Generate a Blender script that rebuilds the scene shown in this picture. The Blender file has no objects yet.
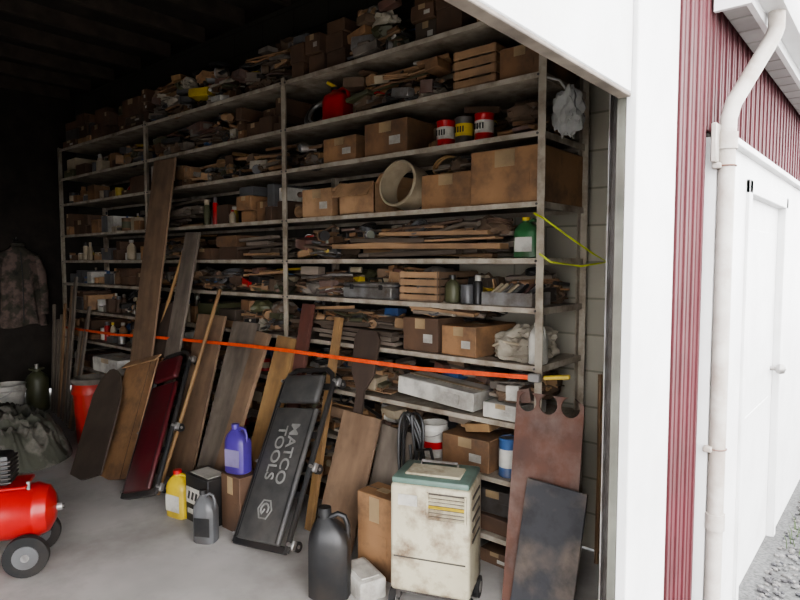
import bpy, bmesh, math, random
from mathutils import Vector, Matrix, noise, Euler
R=random.Random(11)
V=Vector
scene=bpy.context.scene
cam=bpy.data.cameras.new('camera'); cam.lens=27; cam.sensor_width=36; cam.clip_start=.02
co=bpy.data.objects.new('camera',cam); co.location=(0,0,1.6); co.rotation_euler=(math.radians(90-3.62),0,math.radians(40.3)); scene.collection.objects.link(co); scene.camera=co

# ---------------------------------------------------------------- materials
MC={}
def mat(name,c,c2=None,scale=6,rough=.75,metal=0,bump=.15,stretch=(1,1,1),dirt=.45,dirtcol=(.06,.045,.035),dscale=3.5,lo=.38,hi=.66):
    if name in MC: return MC[name]
    m=bpy.data.materials.new(name); m.use_nodes=True
    nt=m.node_tree; N=nt.nodes; L=nt.links
    bs=N['Principled BSDF']; bs.inputs['Roughness'].default_value=rough; bs.inputs['Metallic'].default_value=metal
    tc=N.new('ShaderNodeTexCoord'); mp=N.new('ShaderNodeMapping'); mp.inputs['Scale'].default_value=stretch
    L.new(tc.outputs['Object'],mp.inputs['Vector'])
    n1=N.new('ShaderNodeTexNoise'); n1.inputs['Scale'].default_value=scale; n1.inputs['Detail'].default_value=6
    L.new(mp.outputs['Vector'],n1.inputs['Vector'])
    if c2 is None: c2=tuple(x*.75 for x in c)
    cr=N.new('ShaderNodeValToRGB'); cr.color_ramp.elements[0].position=lo; cr.color_ramp.elements[1].position=hi
    cr.color_ramp.elements[0].color=(*c,1); cr.color_ramp.elements[1].color=(*c2,1)
    L.new(n1.outputs['Fac'],cr.inputs['Fac'])
    n2=N.new('ShaderNodeTexNoise'); n2.inputs['Scale'].default_value=dscale; n2.inputs['Detail'].default_value=8; n2.inputs['Roughness'].default_value=.65
    L.new(tc.outputs['Object'],n2.inputs['Vector'])
    r2=N.new('ShaderNodeValToRGB'); r2.color_ramp.elements[0].position=.46; r2.color_ramp.elements[1].position=.68
    r2.color_ramp.elements[0].color=(0,0,0,1); r2.color_ramp.elements[1].color=(dirt,dirt,dirt,1)
    L.new(n2.outputs['Fac'],r2.inputs['Fac'])
    mx=N.new('ShaderNodeMixRGB'); L.new(r2.outputs['Color'],mx.inputs['Fac']); L.new(cr.outputs['Color'],mx.inputs['Color1']); mx.inputs['Color2'].default_value=(*dirtcol,1)
    L.new(mx.outputs['Color'],bs.inputs['Base Color'])
    if bump:
        b=N.new('ShaderNodeBump'); b.inputs['Strength'].default_value=bump; b.inputs['Distance'].default_value=.01
        L.new(n1.outputs['Fac'],b.inputs['Height']); L.new(b.outputs['Normal'],bs.inputs['Normal'])
    MC[name]=m; return m

CARD=[mat('cardboard_a',(.32,.18,.09),(.23,.125,.062),4,dirt=.65,dscale=6),mat('cardboard_b',(.22,.12,.062),(.155,.085,.043),5,dirt=.65,dscale=6),mat('cardboard_c',(.43,.27,.15),(.33,.195,.105),4,dirt=.5,dscale=6),mat('cardboard_dark',(.12,.068,.04),(.08,.045,.028),5)]
TAPE=mat('packing_tape',(.36,.26,.15),rough=.35,bump=0)
WHITE=mat('dirty_white',(.55,.53,.48),(.38,.36,.32),6,.55,dirt=.5,dscale=8)
LABEL=mat('paper_label',(.5,.48,.43),rough=.6,bump=0,dirt=.5,dscale=9)
CREAM=mat('shelf_paint',(.39,.345,.28),(.28,.245,.195),9,.65,dirt=.8,dirtcol=(.13,.09,.06),dscale=8)
STEEL=mat('steel',(.36,.35,.34),(.24,.23,.22),12,.45,.6,dirt=.7,dirtcol=(.12,.08,.05),dscale=9)
DSTEEL=mat('dark_steel',(.1,.095,.09),(.06,.05,.045),12,.5,.4)
RUST=mat('rust',(.15,.075,.055),(.095,.055,.045),7,.8,.1,dirt=.8,dirtcol=(.2,.15,.13),dscale=4)
BLACK=mat('black_plastic',(.015,.015,.016),(.024,.024,.024),9,.42)
RUBBER=mat('rubber',(.014,.014,.014),rough=.85)
RED=mat('red_paint',(.42,.012,.012),(.32,.01,.01),5,.3,dirt=.2)
ORANGERED=mat('red_plastic',(.5,.035,.02),(.4,.03,.02),5,.45)
ORANGE=mat('orange_strap_webbing',(.72,.09,.018),(.56,.065,.014),30,.6,dirt=.15)
MAROONV=mat('maroon_vinyl',(.085,.01,.014),(.055,.007,.01),6,.35)
GREYV=mat('charcoal_vinyl',(.045,.044,.043),(.065,.063,.06),14,.5,dirt=.5,dirtcol=(.1,.09,.08),dscale=5)
PURPLE=mat('purple_plastic',(.07,.04,.25),(.055,.03,.18),5,.4,dirt=.15)
YELLOW=mat('yellow_plastic',(.55,.4,.03),(.42,.3,.03),6,.45)
GREEN=mat('green_plastic',(.03,.13,.045),(.03,.09,.035),6,.5)
BLUE=mat('blue_paint',(.04,.1,.24),(.04,.07,.16),6,.5)
TEAL=mat('teal_enamel',(.13,.2,.17),(.1,.16,.13),6,.5)
GREYP=mat('grey_plastic',(.11,.112,.115),(.08,.08,.082),6,.4)
BEIGE=mat('beige_plastic',(.42,.35,.25),(.34,.28,.19),6,.5)
OLIVE=mat('olive_paint',(.08,.08,.04),(.06,.065,.035),6,.5)
BROWNC=mat('brown_cloth',(.15,.1,.065),(.1,.067,.045),10,.95)
GREYC=mat('grey_cloth',(.19,.165,.14),(.11,.095,.08),10,.95)
SACK=mat('sack_cloth',(.4,.36,.29),(.29,.255,.2),8,.9)
def wood(n,a,b,h=False,**k): return mat(n,a,b,14,k.pop('rough',.7),stretch=((.08,1,1) if h else (1,1,.07)),lo=.3,hi=.7,**k)
W_TAN=wood('wood_tan',(.3,.18,.09),(.18,.1,.055))
W_PLY=wood('wood_plywood',(.23,.15,.095),(.15,.095,.06),dirt=.6)
W_GREY=wood('wood_weathered',(.19,.155,.125),(.1,.082,.065),dirt=.6)
W_DARK=wood('wood_dark',(.07,.046,.034),(.042,.029,.022),dirt=.4)
W_GOLD=wood('wood_golden',(.33,.2,.085),(.21,.12,.055))
W_RED=wood('wood_redbrown',(.12,.042,.03),(.08,.03,.022))
H_TAN=wood('lumber_tan',(.4,.25,.14),(.25,.15,.08),True)
H_GREY=wood('lumber_grey',(.24,.195,.155),(.13,.105,.082),True)
H_DARK=wood('lumber_dark',(.11,.08,.058),(.065,.05,.037),True)

# ---------------------------------------------------------------- builder
class B:
    def __init__(s): s.bm=bmesh.new(); s.mats=[]; s.M=Matrix()
    def mi(s,m):
        if m not in s.mats: s.mats.append(m)
        return s.mats.index(m)
    def add(s,vs,fs,m,M=None):
        T=s.M@M if M is not None else s.M
        nv=[s.bm.verts.new(T@V(v)) for v in vs]; i=s.mi(m)
        for f in fs:
            try: fc=s.bm.faces.new([nv[k] for k in f]); fc.material_index=i; fc.smooth=True
            except ValueError: pass
    def frombm(s,b2,m,M=None):
        b2.verts.index_update()
        s.add([v.co.copy() for v in b2.verts],[[v.index for v in f.verts] for f in b2.faces],m,M); b2.free()
    def box(s,c,sz,m,rot=(0,0,0),bev=0,seg=1,taper=1):
        b2=bmesh.new(); bmesh.ops.create_cube(b2,size=1)
        for v in b2.verts:
            k=taper if v.co.z>0 else 1
            v.co=V((v.co.x*sz[0]*k,v.co.y*sz[1]*k,v.co.z*sz[2]))
        if bev: bmesh.ops.bevel(b2,geom=b2.edges[:],offset=bev,segments=seg,affect='EDGES',profile=.5)
        s.frombm(b2,m,Matrix.Translation(c)@Euler(rot).to_matrix().to_4x4())
    def cyl(s,p0,p1,r,m,r2=None,seg=16,cap=True):
        p0=V(p0);p1=V(p1); r2=r if r2 is None else r2
        z=(p1-p0).normalized(); x=z.orthogonal().normalized(); y=z.cross(x)
        vs=[];
        for k in range(seg):
            a=2*math.pi*k/seg; d=x*math.cos(a)+y*math.sin(a); vs+= [p0+d*r,p1+d*r2]
        fs=[[2*k,2*((k+1)%seg),2*((k+1)%seg)+1,2*k+1] for k in range(seg)]
        if cap: fs+=[[2*k for k in range(seg)][::-1],[2*k+1 for k in range(seg)]]
        s.add(vs,fs,m)
    def lathe(s,c,prof,m,seg=20,M=None,sx=1,sy=1):
        vs=[];fs=[]; n=len(prof)
        for k in range(seg):
            a=2*math.pi*k/seg
            for r,z in prof: vs.append(V((r*math.cos(a)*sx,r*math.sin(a)*sy,z)))
        for k in range(seg):
            k2=(k+1)%seg
            for j in range(n-1): fs.append([k*n+j,k2*n+j,k2*n+j+1,k*n+j+1])
        if prof[0]!=prof[-1]:
            if prof[0][0]>0.0005: fs.append([k*n for k in range(seg)][::-1])
            if prof[-1][0]>0.0005: fs.append([k*n+n-1 for k in range(seg)])
        T=Matrix.Translation(c)
        if M is not None: T=T@M
        s.add(vs,fs,m,T)
    def tube(s,pts,r,m,seg=8,closed=False,taper=None):
        pts=[V(p) for p in pts]; n=len(pts); vs=[];fs=[]; px=None
        for i,p in enumerate(pts):
            if closed: t=(pts[(i+1)%n]-pts[i-1]).normalized()
            else: t=(pts[min(i+1,n-1)]-pts[max(i-1,0)]).normalized()
            if px is None: px=t.orthogonal().normalized()
            x=(px-t*px.dot(t)).normalized(); px=x; y=t.cross(x)
            rr=r if taper is None else r*taper[i]
            for k in range(seg):
                a=2*math.pi*k/seg; vs.append(p+x*math.cos(a)*rr+y*math.sin(a)*rr)
        for i in range(n if closed else n-1):
            j=(i+1)%n
            for k in range(seg): fs.append([i*seg+k,i*seg+(k+1)%seg,j*seg+(k+1)%seg,j*seg+k])
        if not closed: fs+=[list(range(seg))[::-1],[ (n-1)*seg+k for k in range(seg)]]
        s.add(vs,fs,m)
    def coil(s,c,r,tr,m,turns=3,M=Matrix(),seed=0):
        pts=[]; n=22*turns
        for i in range(n):
            a=2*math.pi*i/22; rr=r*(1+.08*math.sin(i*.37+seed)); q=M@V((rr*math.cos(a),rr*math.sin(a),tr*1.7*(i/22))); pts.append(V(c)+q)
        s.tube(pts,tr,m,6)
    def torus(s,c,r,tr,m,M=Matrix(),seg=28):
        s.tube([V(c)+M@V((r*math.cos(2*math.pi*i/seg),r*math.sin(2*math.pi*i/seg),0)) for i in range(seg)],tr,m,10,closed=True)
    def blob(s,c,sz,m,amp=.25,freq=2.5,sub=3,seed=0,flat=True):
        b2=bmesh.new(); bmesh.ops.create_icosphere(b2,subdivisions=sub,radius=1)
        for v in b2.verts:
            d=1+amp*noise.noise(v.co*freq+V((seed*3.1,seed,0)))+amp*.5*noise.noise(v.co*freq*2.6+V((seed,7,seed)))
            q=v.co*d
            if flat and q.z<-.55: q.z=-.55
            v.co=V((q.x*sz[0],q.y*sz[1],(q.z+.55)*sz[2]/1.55))
        s.frombm(b2,m,Matrix.Translation(c))
    def poly(s,pts,th,m):
        n=len(pts); vs=[V((x,0,z)) for x,z in pts]+[V((x,th,z)) for x,z in pts]
        fs=[list(range(n)),[n+k for k in range(n)][::-1]]+[[k,n+k,n+(k+1)%n,(k+1)%n] for k in range(n)]
        s.add(vs,fs,m)
    def done(s,name,origin=None,angle=38):
        bm=s.bm
        if not len(bm.verts): bm.free(); return None
        bmesh.ops.recalc_face_normals(bm,faces=bm.faces[:])
        cs=[v.co for v in bm.verts]
        lo=V([min(c[i] for c in cs) for i in range(3)]); hi=V([max(c[i] for c in cs) for i in range(3)])
        o=V(((lo.x+hi.x)/2,(lo.y+hi.y)/2,lo.z)) if origin is None else V(origin)
        for v in bm.verts: v.co-=o
        me=bpy.data.meshes.new(name); bm.to_mesh(me); bm.free()
        for m in s.mats: me.materials.append(m)
        me.set_sharp_from_angle(angle=math.radians(angle))
        ob=bpy.data.objects.new(name,me); ob.location=o; scene.collection.objects.link(ob); return ob

def frame(base,top,w=(1,0,0)):
    base=V(base);top=V(top); z=(top-base).normalized(); x=V(w); x=(x-z*x.dot(z)).normalized(); y=z.cross(x)
    M=Matrix((x,y,z)).transposed().to_4x4(); M.translation=base; return M,(top-base).length
def simple(name,c,sz,m,**k):
    b=B(); b.box(c,sz,m,**k); return b.done(name)

# ---------------------------------------------------------------- room shell
SY=2.6; SB=3.11; WY=3.18
X0=-8.0; XF=-.6
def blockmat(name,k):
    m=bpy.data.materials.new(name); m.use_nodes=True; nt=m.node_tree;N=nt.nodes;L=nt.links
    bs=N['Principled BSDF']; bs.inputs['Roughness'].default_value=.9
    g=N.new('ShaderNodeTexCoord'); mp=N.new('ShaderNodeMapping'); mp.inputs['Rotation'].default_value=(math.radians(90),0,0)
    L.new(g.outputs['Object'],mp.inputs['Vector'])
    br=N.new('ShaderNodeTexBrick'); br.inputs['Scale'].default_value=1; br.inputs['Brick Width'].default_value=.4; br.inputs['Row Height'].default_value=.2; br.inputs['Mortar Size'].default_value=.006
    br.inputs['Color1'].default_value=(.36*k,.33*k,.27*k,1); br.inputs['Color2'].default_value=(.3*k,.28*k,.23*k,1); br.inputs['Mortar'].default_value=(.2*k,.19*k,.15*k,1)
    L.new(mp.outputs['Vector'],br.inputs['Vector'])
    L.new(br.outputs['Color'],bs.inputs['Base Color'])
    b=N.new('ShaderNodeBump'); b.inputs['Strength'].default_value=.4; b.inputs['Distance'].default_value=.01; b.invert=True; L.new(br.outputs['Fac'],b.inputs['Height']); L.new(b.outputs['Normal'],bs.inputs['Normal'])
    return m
BLOCK=blockmat('painted_block_wall',1.1); BLOCKSHADE=blockmat('block_wall_baked_shade',.14)  # second copy is the same block wall, interior gloom darkened into its colour
CONC=mat('concrete_floor',(.48,.455,.43),(.39,.37,.345),2.2,.8,bump=.1,dirt=.5,dirtcol=(.2,.18,.16),dscale=1.7)
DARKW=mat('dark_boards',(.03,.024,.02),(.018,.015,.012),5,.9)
simple('floor',(-4.3,-.65,-.05),(7.36,7.6,.1),CONC)
b=B(); b.box((-1.45,WY+.1,1.6),(1.5,.2,3.2),BLOCK); b.box((-5.1,WY+.1,1.6),(5.8,.2,3.2),BLOCKSHADE)
b.box((-5.6,WY+.1,3.24),(4.7,.2,.08),BLOCKSHADE); b.box((-1.73,WY+.1,3.24),(2.05,.2,.08),BLOCKSHADE); b.box((-4.35,WY+.1,3.46),(7.3,.2,.36),BLOCKSHADE)
b.done('wall_right',origin=(0,0,0))
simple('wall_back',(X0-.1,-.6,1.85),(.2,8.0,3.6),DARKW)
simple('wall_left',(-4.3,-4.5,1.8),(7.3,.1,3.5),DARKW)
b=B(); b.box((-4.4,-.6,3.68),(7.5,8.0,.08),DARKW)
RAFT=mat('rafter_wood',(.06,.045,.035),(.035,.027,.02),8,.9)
for i in range(13):
    b.box((-7.7+i*.58,-.7,3.58),(.05,7.4,.12),RAFT)
b.box((-4.3,-.2,3.45),(7.2,.14,.14),RAFT)
b.done('ceiling')
PW=mat('white_wall_paint',(.6,.6,.595),(.54,.54,.535),4,.5,bump=.02,dirt=.15,dirtcol=(.35,.33,.29))
MAR=mat('maroon_siding',(.075,.012,.017),(.058,.01,.013),5,.65,bump=.04,dirt=.15)
MAR2=mat('maroon_siding_backing',(.015,.004,.005),rough=.8)
JAMB=mat('jamb_grime',(.12,.12,.1),(.06,.06,.05),6,.8)
b=B(); b.box((XF-.012,2.41,1.8),(.024,1.5,3.6),JAMB); b.box((XF-.012,-4.2,1.8),(.024,.6,3.6),JAMB); b.done('wall_front')
b=B()
b.box((XF+.003,2.235,2.6),(.006,.47,5.2),MAR2); b.box((XF+.003,6.03,3.64),(.006,7.1,3.1),MAR2)
y=2.02
while y<9.5:
    z0=0 if y<2.4 else 2.08; hh=5.2-z0; zc=z0+hh/2
    b.box((XF+.01,y+.05,zc),(.012,.088,hh),MAR,bev=.003); b.box((XF+.018,y+.05,zc),(.01,.02,hh),MAR,bev=.002); y+=.1
b.done('siding_wall')
b=B(); b.box((XF+.012,1.835,2.6),(.03,.36,5.2),PW,bev=.003); b.box((XF-.014,1.66,1.8),(.024,.01,3.6),JAMB); b.done('trim_1')
ODOOR=mat('overhead_door_paint',(.56,.57,.56),(.5,.51,.5),3,.45,bump=.02,dirt=.25,dirtcol=(.3,.25,.2))
EDGE=mat('door_edge_grime',(.1,.085,.07),(.2,.17,.14),9,.8)
b=B()
for z0,h in ((2.33,.56),(2.9,.56),(3.43,.46)): b.box((XF,-1.12,z0),(.03,5.53,h),ODOOR,bev=.004)
b.box((XF-.003,-1.12,2.046),(.034,5.53,.01),EDGE,bev=.002)
for yy in (-2.9,-1.2,.2,1.5): b.box((XF-.035,yy,2.55),(.03,.05,.9),STEEL)
b.done('overhead_door')
b=B()
xx,yy=-.655,1.735
b.box((xx,yy,1.3),(.026,.004,2.6),DSTEEL); b.box((xx-.013,yy-.012,1.3),(.004,.028,2.6),STEEL); b.box((xx+.013,yy-.008,1.3),(.004,.018,2.6),STEEL)
for z in (.3,1.0,1.7,2.4): b.box((xx+.0,yy+.01,z),(.04,.02,.04),STEEL)
b.done('door_track')
b=B()
b.box((XF+.02,2.75,1.03),(.05,.6,2.06),PW); b.box((XF+.02,3.525,1.98),(.05,.95,.16),PW); b.box((XF+.02,6.8,1.03),(.05,5.6,2.06),PW)
b.box((XF+.05,6.0,2.07),(.05,7.1,.03),PW,bev=.004)
b.box((XF+.05,3.02,.98),(.02,.06,1.96),PW,bev=.004); b.box((XF+.05,4.03,.98),(.02,.06,1.96),PW,bev=.004); b.box((XF+.05,3.525,1.93),(.02,1.07,.06),PW,bev=.004)
b.done('wall_wing')
b=B()
b.box((XF+.01,3.525,.95),(.02,.94,1.9),PW)
for z,h in ((.5,.7),(1.38,.75)): b.box((XF+.022,3.525,z),(.006,.7,h),PW,bev=.003)
b.cyl((XF+.02,3.93,1.0),(XF+.06,3.93,1.0),.012,STEEL); b.lathe((XF+.07,3.93,1.0),[(0,-.03),(.022,-.02),(.03,0),(.022,.02),(0,.028)],STEEL,M=Matrix.Rotation(math.pi/2,4,'Y'))
b.done('door_1')
SOF=mat('soffit_metal',(.3,.3,.29),(.26,.26,.25),4,.5,bump=.02,dirt=.2)
b=B()
for i in range(44):
    b.box((XF+.085,2.52+i*.16,2.525),(.1,.15,.016),SOF,bev=.004)
b.box((XF+.135,6.0,2.6),(.02,7.1,.2),PW); b.box((XF+.085,2.435,2.62),(.12,.02,.24),PW)
b.box((XF+.08,6.0,2.56),(.11,7.1,.02),SOF)
b.box((XF+.085,6.0,2.71),(.16,7.2,.03),DSTEEL,rot=(0,math.radians(20),0))
b.done('roof_eave')
b=B()
gx=XF+.145
pts=[(0,0),(.07,0),(.1,.05),(.1,.11),(.095,.11),(.09,.055),(.065,.008),(.006,.008),(.006,.11),(0,.11)]
n=len(pts); vs=[V((gx+x,2.42,2.54+z)) for x,z in pts]+[V((gx+x,9.4,2.54+z)) for x,z in pts]
b.add(vs,[[k,(k+1)%n,n+(k+1)%n,n+k] for k in range(n)],PW); b.box((gx+.048,2.425,2.59),(.09,.006,.095),PW)
b.done('rain_gutter')
b=B()
PIPE=mat('downspout_paint',(.4,.38,.35),(.31,.285,.255),8,.5,bump=.05,dirt=.6,dirtcol=(.2,.15,.11),dscale=6)
b.tube([(-.42,2.69,2.54),(-.42,2.69,2.48),(-.43,2.675,2.44),(-.515,2.49,2.18),(-.525,2.47,2.12),(-.525,2.465,2.05),(-.525,2.465,.6),(-.525,2.465,.2),(-.515,2.46,.12),(-.46,2.44,.05)],.029,PIPE,14)
for z in (.62,2.04): b.cyl((-.525,2.465,z-.03),(-.525,2.465,z+.03),.035,PIPE)
for z in (1.95,.9): b.box((-.55,2.465,z),(.03,.09,.02),PIPE,bev=.003); b.torus((-.525,2.465,z),.031,.003,RUST)
b.box((-.555,2.44,2.03),(.02,.09,.14),PIPE,bev=.004)
b.done('downspout')

GR=mat('gravel',(.1,.1,.098),(.045,.045,.045),60,.95,bump=.6,dirt=.5,dirtcol=(.035,.035,.03),dscale=25)
b=B(); b.box((9.5,3,-.14),(40,34,.12),GR); b.done('ground')
CONC2=mat('apron_concrete',(.4,.39,.37),(.32,.31,.29),2.2,.8,bump=.1)
b=B(); b.box((.9,-.9,-.05),(2.3,6.6,.098),CONC2); b.done('concrete_apron')
ST=[mat('stone_a',(.1,.1,.1),rough=.9),mat('stone_b',(.045,.045,.05),rough=.9),mat('stone_c',(.16,.155,.15),rough=.9)]
b=B()
for i in range(2800):
    xx=-.52+R.random()**1.3*1.3; yy=2.45+R.random()*5.0; s=R.uniform(.008,.02)
    b2=bmesh.new(); bmesh.ops.create_icosphere(b2,subdivisions=1,radius=s)
    for v in b2.verts: v.co=V((v.co.x*R.uniform(.7,1.2),v.co.y*R.uniform(.7,1.2),v.co.z*.7))
    b.frombm(b2,R.choice(ST),Matrix.Translation((xx,yy,-.075)))
b.done('gravel_stones',angle=20)
GRASS=mat('weed_leaf',(.06,.1,.03),(.04,.07,.02),8,.8)
b=B()
for i in range(160):
    xx=-.5+R.random()*.12; yy=4.0+R.random()*3; a=R.random()*6.28; h=R.uniform(.04,.13)
    b.tube([(xx,yy,-.08),(xx+.01*math.cos(a),yy+.01*math.sin(a),-.08+h*.6),(xx+.04*math.cos(a),yy+.04*math.sin(a),-.08+h)],.003,GRASS,4,taper=[1,.8,.1])
b.done('grass_tufts')

# ---------------------------------------------------------------- shelving
LV=[.19,.5,.8,1.10,1.38,1.62,1.89,2.22,2.49,2.80]
PX=[-1.335,-3.225,-5.115,-7.0]
b=B()
for x in PX:
    for yy,s in ((SY,1),(SB-.02,-1)):
        b.box((x,yy,1.41),(.038,.005,2.82),CREAM); b.box((x-.019*1,yy+.02*s,1.41),(.005,.04,2.82),CREAM)
for z in LV:
    for i in range(3):
        x1=PX[i]-.001; x0=PX[i+1]
        cx=(x0+x1)/2; w=x1-x0-.006
        b.box((cx,(SY+SB)/2,z-.006),(w,SB-SY-.02,.006),CREAM)
        b.box((cx,SY+.004,z-.015),(w,.006,.026),CREAM); b.box((cx,SB-.02,z-.017),(w,.006,.032),CREAM)
        for k in (0,1): b.cyl((PX[i+k]+(.022 if k else -.022),SY,z-.015),(PX[i+k]+(.022 if k else -.022),SY-.006,z-.015),.006,DSTEEL,seg=8)
    b.box((PX[0]-.004,(SY+SB)/2,z-.017),(.006,SB-SY,.032),CREAM)
b.done('metal_shelving_unit')

# ---------------------------------------------------------------- item makers
def cbox(b,x0,x1,z,h,y0=None,d=.42,m=None,flaps=False,rot=0,tape=True):
    m=m or R.choice(CARD); y0=SY+.02 if y0 is None else y0
    cx=(x0+x1)/2; w=x1-x0; cy=y0+d/2
    M0=b.M; b.M=M0@Matrix.Translation((cx,cy,z))@Matrix.Rotation(rot,4,'Z')
    if flaps:
        t=.006
        b.box((0,0,t/2),(w,d,t),m); b.box((-w/2+t/2,0,h/2),(t,d,h),m); b.box((w/2-t/2,0,h/2),(t,d,h),m); b.box((0,-d/2+t/2,h/2),(w,t,h),m); b.box((0,d/2-t/2,h/2),(w,t,h),m)
        b.box((0,-d/2-.03,h-.035),(w*.98,t,.1),m,rot=(math.radians(-35),0,0)); b.box((-w/2-.03,0,h+.0),(.08,d*.95,t),m,rot=(0,math.radians(-30),0))
        b.box((w/2+.02,0,h+.02),(.07,d*.95,t),m,rot=(0,math.radians(-50),0))
        b.blob((0,0,h*.4),(w*.4,d*.4,h*.6),GREYC,seed=R.random()*9,sub=2)
    else:
        b.box((0,0,h/2),(w,d,h),m,bev=.004)
        b.box((0,0,h+.001),(w*.99,.003,.002),DSTEEL)
        if tape: b.box((0,0,h+.001),(w*.3,.05,.003),TAPE); b.box((w*.0,-d/2-.001,h*.82),(w*.28,.002,h*.3),TAPE); b.box((w*.22,-d/2-.001,h*.4),(w*.25,.002,h*.25),LABEL if R.random()<.3 else m)
    b.M=M0
def crate(b,x0,x1,z,h,d=.4,m=W_PLY):
    y0=SY+.02; cx=(x0+x1)/2; w=x1-x0; cy=y0+d/2
    b.box((cx,cy,z+.006),(w,d,.012),m)
    k=4; sh=h/k
    for i in range(k):
        zz=z+sh*(i+.5)
        for s in(-1,1):
            b.box((cx,cy+s*(d/2-.006),zz),(w,.01,sh*.8),H_DARK if m is W_DARK else H_TAN,bev=.002); b.box((cx+s*(w/2-.006),cy,zz),(.01,d,sh*.8),m,bev=.002)
    for s in(-1,1):
        for t in(-1,1): b.box((cx+s*(w/2-.02),cy+t*(d/2-.02),z+h/2),(.025,.025,h),m)
    b.blob((cx,cy,z+.02),(w*.42,d*.42,h*.95),GREYC,amp=.4,freq=4,seed=x0*3)
def can(b,c,r,h,m,lid=STEEL,label=None):
    b.lathe(c,[(r*.97,0),(r,.004),(r,.01),(r*.97,.014),(r*.97,h-.014),(r,h-.01),(r,h-.003),(r*.9,h),(r*.88,h-.006),(0,h-.006)],m,18)
    b.lathe(c,[(r*.86,h-.004),(r*.5,h-.001),(0,h-.001)],lid,18)
    if label: b.lathe(c,[(r*.985,h*.25),(r*.985,h*.72)],label,18)
def spray(b,c,r,h,m,cap):
    b.lathe(c,[(r,0),(r,h*.75),(r*.8,h*.8),(r*.35,h*.84)],m,12); b.lathe(c,[(r*.7,h*.8),(r*.7,h),(0,h)],cap,12)
def bottle(b,c,r,h,m,cap=WHITE):
    b.lathe(c,[(r*.9,0),(r,.01),(r,h*.6),(r*.7,h*.75),(r*.35,h*.82),(r*.35,h*.88)],m,12,sy=.8); b.lathe(c,[(r*.42,h*.86),(r*.42,h),(0,h)],cap,10)
def bucket(b,c,r,h,m,handle=True,label=None):
    b.lathe(c,[(0,0),(r*.82,0),(r*.97,h*.8),(r*1.04,h*.8),(r*1.04,h*.83),(r*.99,h*.86),(r*1.0,h*.97),(r*1.05,h),(r*.96,h),(r*.8,.02),(0,.02)],m,28)
    if handle:
        b.tube([V(c)+V((r*1.04*math.cos(a),-.01-r*.9*math.sin(a)*.9,h*.85-.55*r*math.sin(a))) for a in [math.pi*i/14 for i in range(15)]],.003,STEEL,6)
    if label: b.lathe(c,[(r*.87,h*.15),(r*.965,h*.7)],label,28)
def jug(b,c,w,d,h,m,cap,label=None,rot=0):
    M0=b.M; b.M=M0@Matrix.Translation(c)@Matrix.Rotation(rot,4,'Z')
    lv=[(0,.92),(.02,1),(.62,1),(.72,.9),(.8,.68),(.86,.42),(.89,.3)]
    n=20; vs=[];fs=[]
    for zz,k in lv:
        for i in range(n):
            a=2*math.pi*i/n; ca=math.cos(a);sa=math.sin(a); p=4
            q=(abs(ca)**p+abs(sa)**p)**(-1/p)
            off=0 if zz<.7 else w*.12*(1-k)*1.4
            vs.append(V((q*ca*w/2*k-off,q*sa*d/2*k,zz*h)))
    L=len(lv)
    for j in range(L-1):
        for i in range(n): fs.append([j*n+i,j*n+(i+1)%n,(j+1)*n+(i+1)%n,(j+1)*n+i])
    fs.append(list(range(n))[::-1]); fs.append([(L-1)*n+i for i in range(n)])
    b.add(vs,fs,m)
    ox=-w*.12
    b.cyl((ox,0,h*.86),(ox,0,h*.93),w*.13,m); b.cyl((ox,0,h*.92),(ox,0,h),w*.165,cap,r2=w*.155)
    b.tube([(ox+w*.1,0,h*.88),(w*.2,0,h*.93),(w*.36,0,h*.9),(w*.44,0,h*.8),(w*.44,0,h*.66),(w*.4,0,h*.6)],w*.065,m,10)
    if label: b.box((0,-d/2-.001,h*.33),(w*.72,.003,h*.36),label,bev=.001)
    b.M=M0

SMALL=[WHITE,RED,BLUE,BEIGE,LABEL,BLACK,GREYP,BEIGE,STEEL,OLIVE,CARD[0],CARD[1],CARD[3],GREYP,YELLOW,DSTEEL,GREYC,BEIGE]
def fill_cans(x0,x1,z,hm):
    b=B(); x=x0
    while x<x1-.05:
        if R.random()<.3:
            w=min(R.uniform(.07,.16),x1-x); h=R.uniform(.05,min(hm,.17)); cbox(b,x+.004,x+w-.004,z,h,d=R.uniform(.15,.35),y0=SY+R.uniform(.03,.1),m=R.choice(CARD+[GREYP,WHITE,BEIGE]),tape=False,rot=R.uniform(-.08,.08)); x+=w; continue
        r=R.uniform(.022,.05); 
        if x+2*r>x1: break
        row=0; yy=SY+.03+r+R.uniform(0,.1)
        while yy+r<SB-.03 and row<3:
            h=min(hm,R.uniform(.08,.24)); k=R.random(); m=R.choice(SMALL)
            c=(x+r,yy,z)
            if k<.5: can(b,c,r,min(h,r*2.6),m,label=R.choice(SMALL+[LABEL]) if R.random()<.5 else None)
            elif k<.68: spray(b,c,r*.75,h,m,R.choice(SMALL))
            elif k<.9: bottle(b,c,r,h,m,R.choice(SMALL))
            yy+=2*r+.02+R.uniform(0,.06); row+=1
        x+=2*r+.008
    return b.done('cans_and_bottles')
def fill_boxes(x0,x1,z,hm,dark=.5):
    b=B(); x=x0
    pal=CARD+CARD[:3]+[GREYP,H_DARK,DSTEEL,BEIGE,WHITE,OLIVE]
    while x<x1-.08:
        w=min(R.uniform(.1,.34),x1-x); zz=z
        for lev in range(3):
            h=R.uniform(.05,.16)
            if zz+h>z+hm: break
            m=CARD[3] if R.random()<dark else R.choice(pal)
            cbox(b,x+.01+R.uniform(0,.02),x+w-.01,zz,h,d=R.uniform(.25,.42),y0=SY+R.uniform(.02,.07),m=m,tape=R.random()<.5,rot=R.uniform(-.06,.06))
            zz+=h+.002
        x+=w
    return b.done('stacked_parts_boxes')
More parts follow.
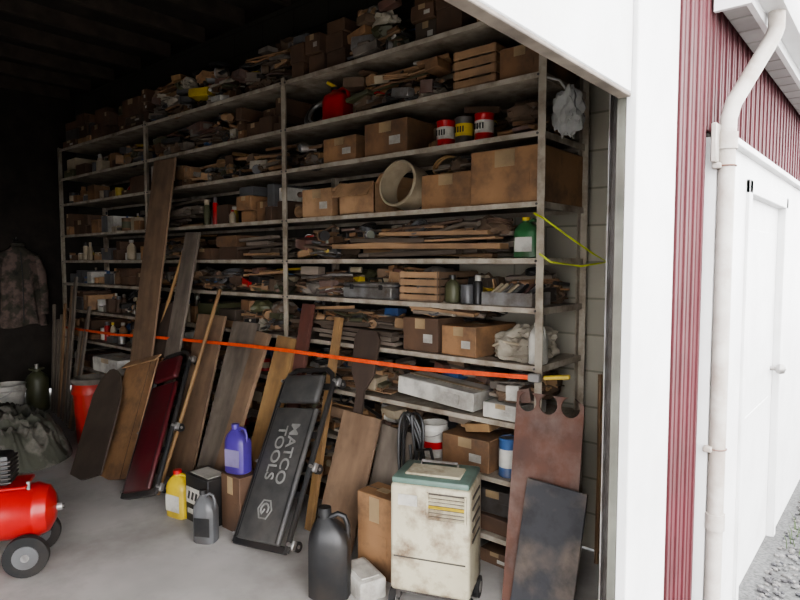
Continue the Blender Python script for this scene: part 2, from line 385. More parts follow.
def fill_lumber(x0,x1,z,hm,n=14,pal=(H_TAN,H_GREY,H_DARK,H_GREY),ang=.012):
    b=B(); L=x1-x0; rows=4
    zc=[z]*rows
    for i in range(n):
        k=i%rows; t=R.uniform(.012,.03); 
        if zc[k]+t>z+hm: continue
        l=L*R.uniform(.4,.98); cx=x0+l/2+R.random()*(L-l); yy=SY+.06+k*.115
        b.box((cx,yy,zc[k]+t/2+.001+l*.5*ang),(l,R.uniform(.05,.105),t),R.choice(pal),rot=(0,R.uniform(-ang,ang),R.uniform(-.012,.012)),bev=.002); zc[k]+=t+.004
    for i in range(3):
        yy=SY+.05+i*.1; zz=max(zc)+.012
        if zz<z+hm: b.tube([(x0+L*R.uniform(0,.2),yy,zz),(x0+L*R.uniform(.6,.98),yy+.03,zz+.004)],.01,R.choice([STEEL,RUST,H_TAN]),8)
    return b.done('scrap_lumber_pile')
JP=[GREYP,DSTEEL,RUST,BROWNC,BROWNC,BLACK,BLACK,H_GREY,H_DARK,STEEL,CARD[3],CARD[1],H_TAN,H_TAN,BEIGE,OLIVE,GREYC,RUST,CARD[0],CARD[0],CARD[2],SACK,W_GOLD,W_PLY]
def jumble(x0,x1,z,hm,y0=None,y1=None,dens=1.2,name='jumbled_tools_and_parts',lights=.07):
    b=B(); y0=SY+.03 if y0 is None else y0; y1=SB-.06 if y1 is None else y1
    n=int(95*(x1-x0)*max(hm,.1)/.2*dens)
    for i in range(n):
        u=R.random(); zz=z+hm*(R.random()**1.3)*(.6+.4*math.sin(i*.9)**2); m=R.choice(JP)
        if R.random()<lights: m=R.choice([WHITE,LABEL,RED,BLUE,YELLOW,WHITE])
        yy=y0+.03+(y1-y0-.06)*R.random()**1.5
        if u<.33:
            w,d,h=R.uniform(.04,.2),R.uniform(.03,.14),R.uniform(.015,.08)
            w=min(w,(x1-x0)*.9)
            x=R.uniform(x0+w/2,max(x0+w/2+.001,x1-w/2)); zz=max(z+h*.5+.015,min(zz,z+hm-h/2))
            b.box((x,yy,zz),(w,d,h),m,rot=(R.uniform(-.12,.12),R.uniform(-.2,.2),R.uniform(-.4,.4)),bev=.003)
        elif u<.72:
            l=min(R.uniform(.12,.6),(x1-x0)*.9); x=R.uniform(x0+l/2,x1-l/2); r=R.uniform(.004,.014); dz=R.uniform(-.2,.2)*l*.3; zz=max(z+abs(dz)+.02,zz)
            bend=R.uniform(-.02,.03)
            if u<.5: b.box((x,yy,zz),(l,R.uniform(.02,.07),R.uniform(.006,.02)),R.choice([H_TAN,H_GREY,H_DARK,H_TAN,CARD[1]]),rot=(R.uniform(-.2,.2),dz/l*1.2,R.uniform(-.1,.1)),bev=.001)
            else: b.tube([(x-l/2,yy,zz-dz),(x-l/5,yy+bend,zz-abs(bend)*.3),(x+l/5,yy+bend,zz+abs(bend)),(x+l/2,max(y0,min(y1,yy+R.uniform(-.12,.12))),zz+dz)],r,m,7)
        elif u<.82:
            r=R.uniform(.03,.09); x=R.uniform(x0+r,max(x0+r+.001,x1-r)); zz=max(z+.012,zz-r*.5)
            T=Euler((R.uniform(-.3,1.1),R.uniform(-.2,.2),0)).to_matrix().to_4x4()
            b.coil((x,max(yy,y0+r),zz+.03),r,.0055,R.choice([BLACK,BLACK,m,GREYP]),turns=3,M=T,seed=i)
        elif u<.92:
            r=R.uniform(.015,.035); l=R.uniform(.04,.12); x=R.uniform(x0+l,max(x0+l+.001,x1-l)); zz=max(z+r,zz); a=R.uniform(-1,1)
            b.cyl((x-l/2*math.cos(a),max(y0,yy-l/2*math.sin(a)),zz),(x+l/2*math.cos(a),yy+l/2*math.sin(a),zz),r,m,seg=14); b.cyl((x-l/2*math.cos(a)*1.05,max(y0,yy-l/2*1.05*math.sin(a)),zz),(x-l*.4*math.cos(a),yy-l*.4*math.sin(a),zz),r*1.15,R.choice(JP),seg=14)
        else:
            w=R.uniform(.05,.13); x=R.uniform(x0+w,max(x0+w+.001,x1-w))
            b.blob((x,max(yy,y0+.08),max(z,zz-.06)),(w,.08,.09),R.choice([GREYC,BROWNC,OLIVE,SACK,BROWNC]),amp=.4,freq=3,seed=i,sub=3)
    b.blob(((x0+x1)/2,(y0+y1)/2+.03,z),((x1-x0)*.46,(y1-y0)*.38,hm*.75),BROWNC,amp=.3,freq=4,seed=x0*7)
    return b.done(name)
gap={z:(LV[i+1]-z-.05 if i+1<len(LV) else .3) for i,z in enumerate(LV)}
for i,z in enumerate(LV):
    h=gap[z]
    segs=[(-5.08,-4.45),(-4.43,-3.85),(-3.83,-3.26)]
    for j,(a,c) in enumerate(segs):
        k=(i*3+j*5)%7
        if z>2.7: (fill_boxes if k%2 else jumble)(a,c,z,.34)
        elif k==0: fill_boxes(a,c,z,h*.95,.4)
        elif k==2: fill_cans(a,c,z,h*.9)
        elif k==4: fill_lumber(a,c,z,h*.7,n=26,ang=.06)
        elif k==6: fill_boxes(a,c,z,h*.9,.6)
        else: jumble(a,c,z,h*.95)
    segs=[(-6.96,-6.4),(-6.38,-5.75),(-5.73,-5.13)]
    for j,(a,c) in enumerate(segs):
        if z>2.7: fill_boxes(a,c,z,.36,.8)
        elif 1.3<z<2.3: (fill_cans if (i+j)%3 else fill_boxes)(a,c,z,h*.85)
        elif j==1: fill_cans(a,c,z,h*.8)
        elif j==0: fill_boxes(a,c,z,h*.85,.4)
        else: jumble(a,c,z,h*.8,lights=.15)
def one(name,fn): b=B(); fn(b); return b.done(name)
z=1.89
one('cardboard_box',lambda b:cbox(b,-1.745,-1.345,z,.27,d=.47,m=CARD[0]))
one('cardboard_box',lambda b:cbox(b,-2.1,-1.765,z,.19,d=.38,y0=SY+.06,m=CARD[0]))
one('cardboard_box',lambda b:cbox(b,-2.72,-2.42,z,.18,d=.4,m=CARD[2],flaps=True))
one('cardboard_box',lambda b:cbox(b,-3.07,-2.8,z,.18,d=.4,m=CARD[2],rot=.05))
jumble(-3.2,-3.09,z,.2)
jumble(-2.1,-1.78,z+.195,.06,y0=SY+.1,dens=.6)
def hoop(b):
    M=Matrix.Rotation(math.radians(80),4,'X'); r=.13
    b.lathe((-2.25,SY+.17,z+.135),[(r*.94,0),(r,0),(r,.15),(r*.94,.15),(r*.94,0)],BEIGE,36,M=M)
    b.lathe((-2.25,SY+.17,z+.135),[(r*1.0,.13),(r*1.04,.133),(r*1.04,.145),(r,.148),(r,.13)],BEIGE,36,M=M)
one('plastic_bucket_ring',hoop)
z7=2.22
for cx,lab,mm in ((-1.93,LABEL,RED),(-1.81,YELLOW,DSTEEL),(-1.69,LABEL,RED)):
    b=B(); can(b,(cx,SY+.06,z7),.052,.135,mm,label=lab)
    for k in range(4): b.box((cx-.024+.016*k,SY+.06-.0525,z7+.067),(.008,.002,.03),BLACK)
    b.done('paint_can')
one('cardboard_box',lambda b:cbox(b,-2.5,-2.17,z7,.19,d=.4,m=CARD[1]))
one('cardboard_box',lambda b:cbox(b,-2.86,-2.57,z7,.15,d=.4,m=CARD[0]))
jumble(-3.2,-2.88,z7,.2); jumble(-2.15,-1.65,z7,.2,y0=SY+.17); jumble(-1.62,-1.37,z7,.2)
z8=2.49
one('wooden_crate',lambda b:crate(b,-1.86,-1.6,z8,.2,m=W_TAN))
one('cardboard_box',lambda b:cbox(b,-1.58,-1.36,z8,.15,d=.4,m=CARD[1]))
def gas(b):
    jug(b,(-2.82,SY+.12,z8),.2,.16,.22,RED,BLACK); b.tube([(-2.84,SY+.12,z8+.22),(-2.9,SY+.1,z8+.26)],.012,YELLOW)
one('gas_can',gas)
b=B()
for i in range(5): b.coil((-3.06,SY+.18,z8+.09),.11-.008*i,.009,[GREYP,STEEL,GREYP,DSTEEL,STEEL][i],turns=2,seed=i,M=Euler((1.1,.1*i,0)).to_matrix().to_4x4())
b.done('coiled_hose')
jumble(-2.68,-1.9,z8,.26)
fill_boxes(-3.2,-2.7,2.8,.34,.8); jumble(-2.68,-2.2,2.8,.3); fill_boxes(-2.18,-1.8,2.8,.34,.8); jumble(-1.78,-1.38,2.8,.24)
fill_lumber(-2.8,-1.55,1.62,.15,n=30,pal=(H_TAN,H_GREY,H_TAN,H_GREY,H_DARK),ang=.04); jumble(-2.75,-1.55,1.74,.09,dens=.8,lights=.03); jumble(-3.2,-2.82,1.62,.21)
one('coolant_jug',lambda b:jug(b,(-1.44,SY+.08,1.62),.13,.11,.2,GREEN,YELLOW,label=LABEL))
one('wooden_crate',lambda b:crate(b,-2.23,-1.95,1.38,.17,m=W_PLY))
def tb(b):
    b.box((-2.5,SY+.12,1.38+.035),(.4,.18,.07),STEEL,bev=.006); b.box((-2.5,SY+.12,1.38+.083),(.4,.18,.022),STEEL,bev=.008)
    b.tube([(-2.56,SY+.12,1.475),(-2.55,SY+.12,1.5),(-2.45,SY+.12,1.5),(-2.44,SY+.12,1.475)],.006,BLACK)
    for x in (-2.62,-2.38): b.box((x,SY+.028,1.45),(.025,.008,.03),BLACK)
one('metal_toolbox',tb); jumble(-2.7,-2.27,1.38,.2,y0=SY+.23)
jumble(-3.2,-2.72,1.38,.2)
def tray(b):
    b.box((-1.53,SY+.12,1.385),(.28,.2,.008),BEIGE)
    for s in(-1,1): b.box((-1.53,SY+.12+s*.1,1.415),(.28,.005,.065),STEEL); b.box((-1.53+s*.14,SY+.12,1.415),(.005,.2,.065),STEEL)
    for i in range(9): b.cyl((-1.65+i*.03,SY+.05,1.42),(-1.64+i*.03,SY+.17,1.48),.011,R.choice([RUST,STEEL,BLACK,BEIGE]))
one('parts_tray',tray); jumble(-1.68,-1.38,1.38,.18,y0=SY+.24)
one('cans_and_bottles',lambda b:[bottle(b,(-1.89,SY+.07,1.38),.045,.15,OLIVE,BLACK),can(b,(-1.79,SY+.07,1.38),.04,.1,GREYP),spray(b,(-1.72,SY+.06,1.38),.025,.15,BLACK,LABEL)])
jumble(-1.93,-1.7,1.38,.2,y0=SY+.15)
one('cardboard_box',lambda b:cbox(b,-2.2,-1.95,1.10,.19,d=.4,m=CARD[3]))
one('cardboard_box',lambda b:cbox(b,-1.92,-1.69,1.10,.16,d=.38,m=CARD[0],rot=-.06))
jumble(-2.2,-1.7,1.295,.04,y0=SY+.05,dens=1)
def sack(b):
    b.blob((-1.52,SY+.2,1.10),(.15,.17,.16),SACK,amp=.35,seed=2,sub=4)
    b.blob((-1.45,SY+.2,1.19),(.09,.13,.08),SACK,amp=.3,seed=5,sub=4)
    b.tube([(-1.62,SY+.05,1.17),(-1.55,SY+.03,1.2),(-1.47,SY+.05,1.19)],.006,BEIGE)
one('canvas_sack',sack)
one('plastic_jug',lambda b:jug(b,(-1.38,SY+.08,1.10),.08,.09,.2,LABEL,WHITE))
fill_lumber(-3.2,-2.23,1.10,.12,n=22,ang=.04); jumble(-3.15,-2.25,1.19,.12,dens=1.1,lights=.03)
def longbox(b):
    b.box((-1.97,SY+.12,.8+.08),(.52,.22,.1),WHITE,rot=(0,math.radians(4),0),bev=.004); b.box((-1.97,SY+.12,.8+.132),(.5,.03,.003),TAPE,rot=(0,math.radians(4),0)); b.box((-1.85,SY+.007,.8+.07),(.1,.004,.05),LABEL,rot=(0,math.radians(4),0))
one('long_carton',longbox); jumble(-2.23,-1.7,.8,.22,y0=SY+.25)
one('white_carton',lambda b:cbox(b,-1.66,-1.45,.8,.08,d=.3,m=WHITE)); jumble(-1.66,-1.37,.89,.14)
jumble(-3.2,-2.28,.8,.24,dens=1.3)
b=B(); bucket(b,(-2.03,SY+.1,.5),.075,.19,WHITE,label=LABEL); b.lathe((-2.03,SY+.1,.5),[(.069,.05),(.072,.09)],RED,28); b.done('joint_compound_bucket')
one('cardboard_box',lambda b:cbox(b,-1.92,-1.62,.5,.17,d=.42,m=CARD[1]))
b=B(); can(b,(-1.54,SY+.08,.5),.05,.2,BLUE,label=LABEL); b.done('paint_can')
jumble(-3.2,-2.13,.5,.24); jumble(-1.48,-1.37,.5,.2); jumble(-2.1,-1.95,.5,.2,y0=SY+.2); jumble(-1.92,-1.62,.69,.07,y0=SY+.05,dens=1)
jumble(-3.2,-2.3,.19,.24); fill_boxes(-2.28,-1.38,.19,.25,.4)
fill_boxes(-3.2,-1.38,.0,.12,.6)

# ---------------------------------------------------------------- leaning boards
def board(name,base,top,w,th,m):
    M,L=frame(base,top); b=B(); b.M=M
    b.box((0,0,L/2),(w,th,L),m,bev=.002)
    return b.done(name)
board('plywood_plank',(-4.72,2.2,.01),(-4.69,2.555,2.44),.34,.018,W_PLY)
board('wood_plank',(-4.35,2.2,.01),(-4.28,2.55,1.83),.2,.02,W_GREY)
board('dark_panel',(-4.52,2.13,.01),(-4.66,2.48,1.26),.5,.012,W_DARK)
board('weathered_board',(-4.02,2.22,.01),(-4.02,2.54,1.2),.36,.02,W_PLY)
board('weathered_board',(-3.6,2.18,.01),(-3.6,2.55,1.17),.3,.02,W_GREY)
board('weathered_board',(-3.42,2.12,.01),(-3.33,2.5,1.12),.14,.03,W_PLY)
board('golden_oak_plank',(-3.2,2.24,.01),(-3.12,2.54,1.1),.2,.035,W_GOLD)
board('stained_plank',(-2.96,2.3,.01),(-2.94,2.56,1.33),.1,.03,W_RED)
board('light_wood_strip',(-2.66,2.3,.01),(-2.66,2.56,1.26),.055,.03,W_GOLD)
board('plywood_panel',(-2.4,2.24,.01),(-2.38,2.47,.72),.3,.015,W_PLY)
board('plywood_panel',(-2.2,2.38,.01),(-2.16,2.54,.66),.26,.015,W_GREY)
def stick(name,p0,p1,r,m): b=B(); b.tube([p0,(V(p0)+V(p1))/2+V((.005,0,0)),p1],r,m,10); return b.done(name)
stick('wooden_pole',(-3.86,1.99,.01),(-3.85,2.5,1.4),.014,W_GOLD)
stick('wooden_pole',(-4.95,2.25,.01),(-4.42,2.55,1.7),.014,W_GOLD)
for i in range(10):
    board('wooden_stake',(-5.95-.11*i,2.25+.02*i,.01),(-6.2-.1*i,2.54,.9+R.random()*.55),R.uniform(.03,.07),.02,R.choice([W_TAN,W_GREY,W_RED,W_PLY,W_GREY]))
M,L=frame((-2.45,2.36,.01),(-2.42,2.56,1.2)); b=B(); b.M=M
b.poly([(-.05,0),(.05,0),(.035,.6),(.03,.85),(.09,.95),(.1,L-.05),(.07,L),(-.07,L),(-.1,L-.05),(-.09,.95),(-.03,.85),(-.035,.6)],.015,W_DARK); b.done('wood_paddle_template')
HB=mat('hardboard',(.1,.075,.058),(.07,.053,.042),6,.6)
M,L=frame((-4.55,1.78,.01),(-4.92,2.2,.74)); b=B(); b.M=M
pts=[(-.21,0),(.21,0),(.21,L*.5)]+[(.21-.28*(1-math.cos(a)),L*.5+L*.5*math.sin(a)) for a in [math.pi/2*i/8 for i in range(1,9)]]+[(-.17,L*.93),(-.22,L*.8)]
b.poly(pts,.012,HB); b.done('hardboard_sheet')
b=B(); M,L=frame((-4.38,1.92,.01),(-4.62,2.3,.8)); b.M=M; b.box((0,0,L/2),(.5,.012,L),CARD[0]); b.box((.1,-.008,L/2),(.005,.003,L),CARD[3]); b.box((.24,-.03,L/2),(.08,.01,L*.95),CARD[2],rot=(0,0,-.6)); b.box((0,-.03,L+.0),(.46,.01,.07),CARD[2],rot=(-.6,0,0)); b.done('cardboard_sheet')

M,L=frame((-1.235,2.4,.01),(-1.255,2.56,.98)); b=B(); b.M=M
w=.17; pts=[(-w,0),(w,0),(w,L-.03)]
for cx in (.105,-.005,-.112):
    r=.046
    for i in range(17):
        a=math.radians(72-(324)*i/16) ; pts.append((cx+r*math.cos(a),L-.044+r*math.sin(a)))
pts.append((-w,L))
b.poly(pts,.006,RUST); b.done('rusty_steel_plate')
PB=mat('stained_board',(.045,.045,.05),(.2,.15,.11),3.5,.7,dirt=.85,dirtcol=(.02,.02,.022),dscale=5,lo=.45,hi=.7)
board('stained_board',(-1.18,2.33,.01),(-1.165,2.46,.6),.29,.014,PB)
for i in range(3): stick('wooden_stick',(-1.2+.03*i,3.02+.02*i,.01),(-1.24+.04*i,3.12,1.0+.15*i),.012,R.choice([W_TAN,W_GREY]))

b=B(); P=[(-7.0,2.57,.9),(-6.4,2.5,.92),(-5.2,2.36,.97),(-4.66,2.355,1.0),(-4.1,2.41,1.01),(-3.4,2.43,1.03),(-3.0,2.44,1.035),(-2.6,2.47,1.03),(-2.0,2.54,1.02),(-1.31,2.575,1.05)]
n=len(P); vs=[]
for p in P: vs+=[V(p)+V((0,0,-.011)),V(p)+V((0,0,.011)),V(p)+V((0,.003,.011)),V(p)+V((0,.003,-.011))]
fs=[]
for i in range(n-1):
    for k in range(4): fs.append([4*i+k,4*i+(k+1)%4,4*i+4+(k+1)%4,4*i+4+k])
fs+=[[0,1,2,3],[4*n-1,4*n-2,4*n-3,4*n-4]]
b.add(vs,fs,ORANGE); b.box((-1.34,2.57,1.05),(.06,.03,.04),STEEL,bev=.004); b.box((-1.24,2.6,1.06),(.12,.03,.02),YELLOW,rot=(0,-.1,.3),bev=.004); b.done('ratchet_strap')

# ---------------------------------------------------------------- creepers
PRINT=mat('print_grey',(.24,.235,.22),rough=.6,bump=0)
def creeper(name,base,top,w,pad,text=None):
    M,L=frame(base,top); b=B(); b.M=M; hw=w/2
    for s in(-1,1):
        b.tube([(s*hw,0,.02),(s*hw,0,L*.5),(s*hw,0,L-.1),(s*(hw-.03),0,L-.03),(s*(hw-.08),0,L)],.016,BLACK,8)
    b.tube([(-hw+.08,0,L),(hw-.08,0,L)],.016,BLACK,8); b.box((0,0,.03),(w,.03,.04),BLACK,bev=.005)
    for zz in (.3,.62,.9): b.box((0,.012,L*zz),(w,.018,.035),BLACK)
    b.box((0,-.026,L*.40),(w-.07,.032,L*.72),pad,bev=.014,seg=3)
    b.box((0,-.034,L*.87),(w-.1,.045,L*.17),pad,bev=.02,seg=3)
    for s in(-1,1): b.box((s*(w/2-.055),-.04,L*.4),(.008,.006,L*.7),BLACK)
    for zz in (.06,.45,.93):
        for s in(-1,1):
            x=s*(hw+.012); b.box((x,.02,L*zz),(.035,.03,.05),STEEL,bev=.004)
            b.cyl((x-.012,.055,L*zz),(x+.012,.055,L*zz),.028,BLACK,seg=18); b.cyl((x-.014,.055,L*zz),(x+.014,.055,L*zz),.01,STEEL,seg=10)
            b.cyl((x,.03,L*zz),(x,-.02,L*zz),.01,STEEL,seg=8)
    ob=b.done(name)
    if text:
        bpy.context.view_layer.update()
        for ln,off,sz in text:
            cu=bpy.data.curves.new('lettering','FONT'); cu.body=ln; cu.size=sz; cu.extrude=.001; cu.offset=.0015; cu.align_x='CENTER'; cu.align_y='CENTER'
            to=bpy.data.objects.new('lettering',cu); scene.collection.objects.link(to)
            bpy.context.view_layer.update()
            me=bpy.data.meshes.new_from_object(to.evaluated_get(bpy.context.evaluated_depsgraph_get())); bpy.data.objects.remove(to)
            me.materials.clear(); me.materials.append(PRINT)
            to=bpy.data.objects.new('lettering',me); scene.collection.objects.link(to)
            T=Matrix(((0,1,0,off[0] if isinstance(off,tuple) else off),(0,0,-1,-.0435),(-1,0,0,L*.5),(0,0,0,1)))
            to.parent=ob; to.matrix_parent_inverse=ob.matrix_world.inverted(); to.matrix_basis=M@T
        b=B(); b.M=M
        b.lathe((0,0,0),[(.05,0),(.06,0),(.06,.003),(.05,.003),(.05,0)],PRINT,6,M=Matrix.Translation((0,-.042,L*.2))@Matrix.Rotation(math.pi/2,4,'X'))
        b.tube([(.03*math.cos(a),-.0435,L*.2+.03*math.sin(a)) for a in [math.pi*2*i/12-.6 for i in range(10)]]+[(.0,-.0435,L*.2)],.006,PRINT,6)
        lg=b.done('logo_ring'); lg.parent=ob; lg.matrix_parent_inverse=ob.matrix_world.inverted()
    return ob
creeper('mechanics_creeper',(-2.64,1.92,.03),(-2.8,2.46,.93),.42,GREYV,[('MATCO',.045,.1),('TOOLS',-.05,.1)])
creeper('mechanics_creeper',(-3.84,1.84,.03),(-4.2,2.34,.9),.36,MAROONV)

# ---------------------------------------------------------------- floor things
b=B(); jug(b,(-2.07,1.92,0),.2,.15,.43,BLACK,BLACK,rot=math.radians(35)); b.done('oil_drain_jug')
b=B(); jug(b,(-3.46,1.93,0),.17,.12,.29,YELLOW,RED,label=LABEL,rot=math.radians(10)); b.done('antifreeze_jug')
b=B(); jug(b,(-3.02,1.84,0),.13,.1,.3,GREYP,BLACK,label=BLACK,rot=math.radians(30)); b.done('motor_oil_jug')
b=B(); b.box((-3.25,2.0,.15),(.25,.16,.3),BLACK,bev=.005); b.box((-3.25,1.918,.17),(.22,.004,.1),LABEL); b.box((-3.25,1.918,.07),(.2,.004,.03),LABEL)
for k in range(5): b.box((-3.33+k*.04,1.915,.17),(.018,.003,.05),BLACK,rot=(0,.3,0))
b.box((-3.25,2.0,.301),(.2,.12,.004),LABEL); b.done('battery_carton')
b=B(); cbox(b,-3.11,-2.92,0,.34,y0=2.0,d=.17,m=CARD[3]); b.done('cardboard_box')
b=B(); jug(b,(-3.03,2.07,.342),.15,.11,.29,PURPLE,PURPLE,label=mat('purple_label',(.2,.17,.3),bump=0),rot=math.radians(15)); b.done('motor_oil_jug')
b=B(); cbox(b,-2.14,-1.9,0,.42,y0=2.18,d=.16,m=CARD[0]); b.done('cardboard_box')
b=B(); b.box((-1.98,2.05,.05),(.24,.14,.1),WHITE,rot=(0,0,math.radians(-20)),bev=.01,seg=2); b.box((-1.98,2.05,.103),(.18,.09,.006),LABEL,rot=(0,0,math.radians(-20))); b.done('foam_block')

ENAM=mat('chipped_enamel',(.5,.46,.34),(.43,.39,.28),4,.45,bump=.05,dirt=.9,dirtcol=(.12,.065,.035),dscale=7)
b=B(); b.M=Matrix.Translation((-1.64,2.2,0))@Matrix.Rotation(math.radians(22),4,'Z')
W=.37;D=.27;Z0=.1;H=.5
b.box((0,0,Z0+H/2),(W,D,H),ENAM,bev=.018,seg=3)
b.box((0,0,Z0+H+.014),(W*.97,D*.97,.03),TEAL,bev=.01,seg=2)
b.box((0,-.02,Z0+H+.034),(W*.7,D*.5,.012),ENAM,bev=.005)
b.tube([(-.09,.05,Z0+H+.03),(-.085,.05,Z0+H+.055),(.085,.05,Z0+H+.055),(.09,.05,Z0+H+.03)],.007,STEEL)
b.box((.08,-D/2-.001,Z0+H*.83),(.17,.006,.12),DSTEEL)
for i in range(7): b.box((.08,-D/2-.006,Z0+H*.83-.05+i*.0165),(.165,.014,.006),YELLOW if i==3 else ENAM,rot=(.5,0,0))
for s in(-1,1): b.box((.08+s*.086,-D/2-.006,Z0+H*.83),(.008,.012,.125),ENAM)
b.box((-.1,-D/2-.002,Z0+H*.86),(.09,.004,.05),LABEL)
b.box((0,-D/2-.003,Z0+H*.33),(W*.9,.004,.005),DSTEEL)
for i in range(5): b.box((W/2+.001,0,Z0+.25+i*.05),(.004,D*.6,.012),DSTEEL)
for s in(-1,1):
    for t in(-1,1):
        x=s*(W/2-.01); yy=t*(D/2-.03)
        b.cyl((x-.014,yy,.05),(x+.014,yy,.05),.05,RUBBER,seg=24); b.cyl((x-.016,yy,.05),(x+.016,yy,.05),.026,STEEL,seg=16); b.box((x-s*.02,yy,.085),(.03,.03,.05),DSTEEL)
b.box((0,0,.1),(W*.95,D*.9,.02),DSTEEL); b.done('dehumidifier')
b=B()
for i in range(5):
    pts=[]; ph=R.uniform(-.3,.3); lx=R.uniform(.035,.075); lz=R.uniform(.2,.3)
    for k in range(28):
        a=2*math.pi*k/28
        pts.append((-2.05+ph*.12+lx*math.cos(a)+.02*math.sin(2*a+i),2.48+.03*math.sin(a+i),.78-lz+lz*math.sin(a+.2*ph)))
    b.tube(pts,.008,BLACK,6,closed=True)
b.tube([(-2.05,2.5,.6),(-1.98,2.46,.35),(-1.92,2.4,.62),(-1.8,2.36,.66),(-1.72,2.28,.63)],.008,BLACK,6)
b.done('power_cord_bundle')

b=B(); dr=V((.5,.86,0)).normalized(); e=V((-3.44,1.21,.29)); O=e-dr*.62
Mx=Matrix((dr,V((0,0,1)).cross(dr),V((0,0,1)))).transposed().to_4x4(); Mx.translation=O; b.M=Mx
Ry=Matrix.Rotation(math.pi/2,4,'Y'); r=.14
b.lathe((0,0,0),[(0,-.0),(r*.5,.01),(r*.85,.035),(r,.08),(r,.1),(r*1.01,.102),(r*1.01,.112),(r,.115),(r,.52),(r*1.01,.522),(r*1.01,.532),(r,.535),(r*.85,.585),(r*.5,.612),(0,.62)],RED,36,M=Ry)
b.cyl((.62,0,0),(.645,0,0),.022,STEEL); b.cyl((.64,0,0),(.655,0,0),.014,DSTEEL)
b.box((.3,0,r+.012),(.4,.2,.015),RED,bev=.004)
b.cyl((.05,0,r+.11),(.26,0,r+.11),.085,BLACK,seg=24); b.box((.36,0,r+.1),(.12,.14,.16),BLACK,bev=.02,seg=2)
for i in range(6): b.box((.36,0,r+.04+i*.022),(.14,.16,.006),DSTEEL)
b.box((.17,0,r+.12),(.2,.19,.15),BLACK,bev=.03,seg=2)
b.cyl((.5,-.05,r-.02),(.5,-.05,r+.03),.01,STEEL)
for s in(-1,1):
    b.cyl((.5,s*.13,-.185),(.5,s*.17,-.185),.105,RUBBER,seg=32); b.cyl((.5,s*.125,-.185),(.5,s*.175,-.185),.06,GREYP,seg=24); b.cyl((.5,s*.12,-.185),(.5,s*.18,-.185),.02,STEEL)
    b.box((.48,s*.09,-.13),(.04,.02,.12),RED,rot=(s*.3,0,0))
    b.tube([(.02,s*.1,-.05),(-.1,s*.1,.05),(-.22,s*.1,.2),(-.25,s*.08,.24)],.012,BLACK)
b.cyl((.5,-.18,-.185),(.5,.18,-.185),.01,STEEL); b.tube([(-.25,-.08,.24),(-.25,.08,.24)],.014,BLACK)
b.box((.1,0,-.2),(.05,.2,.16),RED,bev=.005); b.box((.1,0,-.28),(.08,.24,.015),RUBBER)
b.done('air_compressor')

CAMO=mat('camo_tarp_cloth',(.085,.085,.065),(.2,.185,.155),6,.9,dirt=.8,dirtcol=(.025,.025,.02),dscale=6,lo=.47,hi=.53)
b=B(); n=80; vs=[];fs=[]
for i in range(n):
    for j in range(n):
        u=(i/(n-1)*2-1);v=(j/(n-1)*2-1); rr=math.hypot(u,v)
        k=1 if rr<1 else 1/rr; rr=min(rr,1); uu=u*k; vv=v*k
        h=(1-rr*rr)**.8*.22
        q=V((uu*1.5,vv*1.5,0)); w1=noise.noise(q*1.1+V((5,2,0)))*1.2
        fold=1-abs(noise.noise(V((q.x*2.4+w1,q.y*2.4-w1,4)))*2.2); fold2=1-abs(noise.noise(V((q.x*5-w1,q.y*5+w1,9)))*2)
        vs.append(V((-5.8+uu*.85*(1+.12*noise.noise(q)),1.64+vv*.44,.012+h+(fold*.11+fold2*.04+.02)*min(1,h*8))))
for i in range(n-1):
    for j in range(n-1): fs.append([i*n+j,(i+1)*n+j,(i+1)*n+j+1,i*n+j+1])
b.add(vs,fs,CAMO); b.done('camo_tarp',angle=80)
b=B(); bucket(b,(-5.53,2.26,0),.155,.55,ORANGERED,handle=False); b.lathe((-5.53,2.26,.0),[(.16,.53),(.168,.55),(.165,.575),(.14,.58),(.13,.53)],GREYC,28); b.done('trash_can')
one('cardboard_box',lambda b:cbox(b,-5.35,-5.05,0,.63,y0=2.3,d=.26,m=CARD[1]))
one('white_carton',lambda b:cbox(b,-5.56,-5.08,.632,.13,y0=2.29,d=.26,m=WHITE))
b=B(); bucket(b,(-6.95,2.02,0),.16,.36,WHITE,label=LABEL); b.done('plastic_bucket')
b=B(); b.lathe((-7.15,2.36,0),[(.1,0),(.11,.02),(.11,.33),(.09,.38),(.04,.42),(.035,.45),(0,.45)],OLIVE,24); b.cyl((-7.15,2.36,.45),(-7.15,2.36,.5),.02,STEEL); b.torus((-7.15,2.36,.45),.07,.008,OLIVE); b.done('gas_cylinder')
COAT=mat('camo_jacket_cloth',(.075,.065,.05),(.17,.12,.1),7,.95,dirt=.9,dirtcol=(.03,.032,.025),dscale=9,lo=.46,hi=.54)
b=B(); n=48; vs=[];fs=[]; rows=[(1.8,.045,.04),(1.75,.09,.06),(1.7,.19,.08),(1.62,.22,.09),(1.4,.21,.09),(1.15,.22,.1),(.95,.24,.1),(.86,.25,.09)]
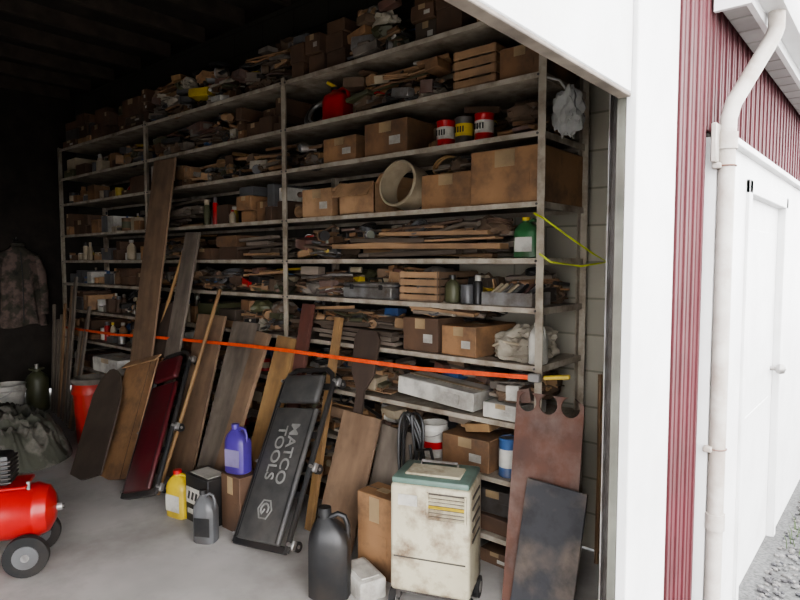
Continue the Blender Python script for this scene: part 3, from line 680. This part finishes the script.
for z,wy,wx in rows:
    for i in range(n):
        a=2*math.pi*i/n; f=1+.16*math.sin(a*9+z*3)*(1.85-z)
        vs.append(V((X0+.12+wx*math.cos(a)*f,2.45+wy*math.sin(a)*f,z+.02*math.sin(a*3)*(1.8-z))))
for j in range(len(rows)-1):
    for i in range(n): fs.append([j*n+i,j*n+(i+1)%n,(j+1)*n+(i+1)%n,(j+1)*n+i])
fs.append(list(range(n)))
b.add(vs,fs,COAT)
for s in(-1,1): b.tube([(X0+.13,2.45+s*.17,1.67),(X0+.13,2.45+s*.225,1.5),(X0+.14,2.45+s*.25,1.25),(X0+.15,2.45+s*.25,.98)],.062,COAT,12,taper=[.8,1,.85,.75])
b.tube([(X0+.215,2.45,1.72),(X0+.225,2.46,1.4),(X0+.235,2.45,.9)],.006,BLACK,6)
b.torus((X0+.13,2.45,1.8),.055,.02,COAT); b.tube([(X0+.01,2.45,1.86),(X0+.08,2.45,1.85),(X0+.1,2.45,1.88)],.008,STEEL); b.done('hanging_jacket',angle=70)
BAG=mat('translucent_bag',(.36,.36,.34),(.27,.27,.26),8,.35)
b=B(); b.blob((-1.24,2.68,2.24),(.07,.05,.17),BAG,amp=.4,freq=2.4,seed=4,flat=False,sub=4); b.tube([(-1.24,2.68,2.38),(-1.27,2.64,2.44),(-1.33,2.61,2.46)],.006,BAG); b.done('hanging_plastic_bag')
YC=mat('yellow_cord',(.5,.55,.04),rough=.6,bump=0)
b=B(); b.tube([(-1.36,2.58,1.83),(-1.3,2.57,1.8),(-1.2,2.6,1.72),(-1.14,2.75,1.64),(-1.13,2.9,1.6),(-1.2,2.75,1.58),(-1.28,2.6,1.6),(-1.33,2.58,1.64)],.005,YC,6); b.done('bungee_cord')

w=bpy.data.worlds.new('overcast'); scene.world=w; w.use_nodes=True
bg=w.node_tree.nodes['Background']; bg.inputs['Color'].default_value=(.99,.985,1,1); bg.inputs['Strength'].default_value=8.2
scene.view_settings.view_transform='AgX'
scene.view_settings.look='AgX - Medium High Contrast'
scene.view_settings.exposure=.4
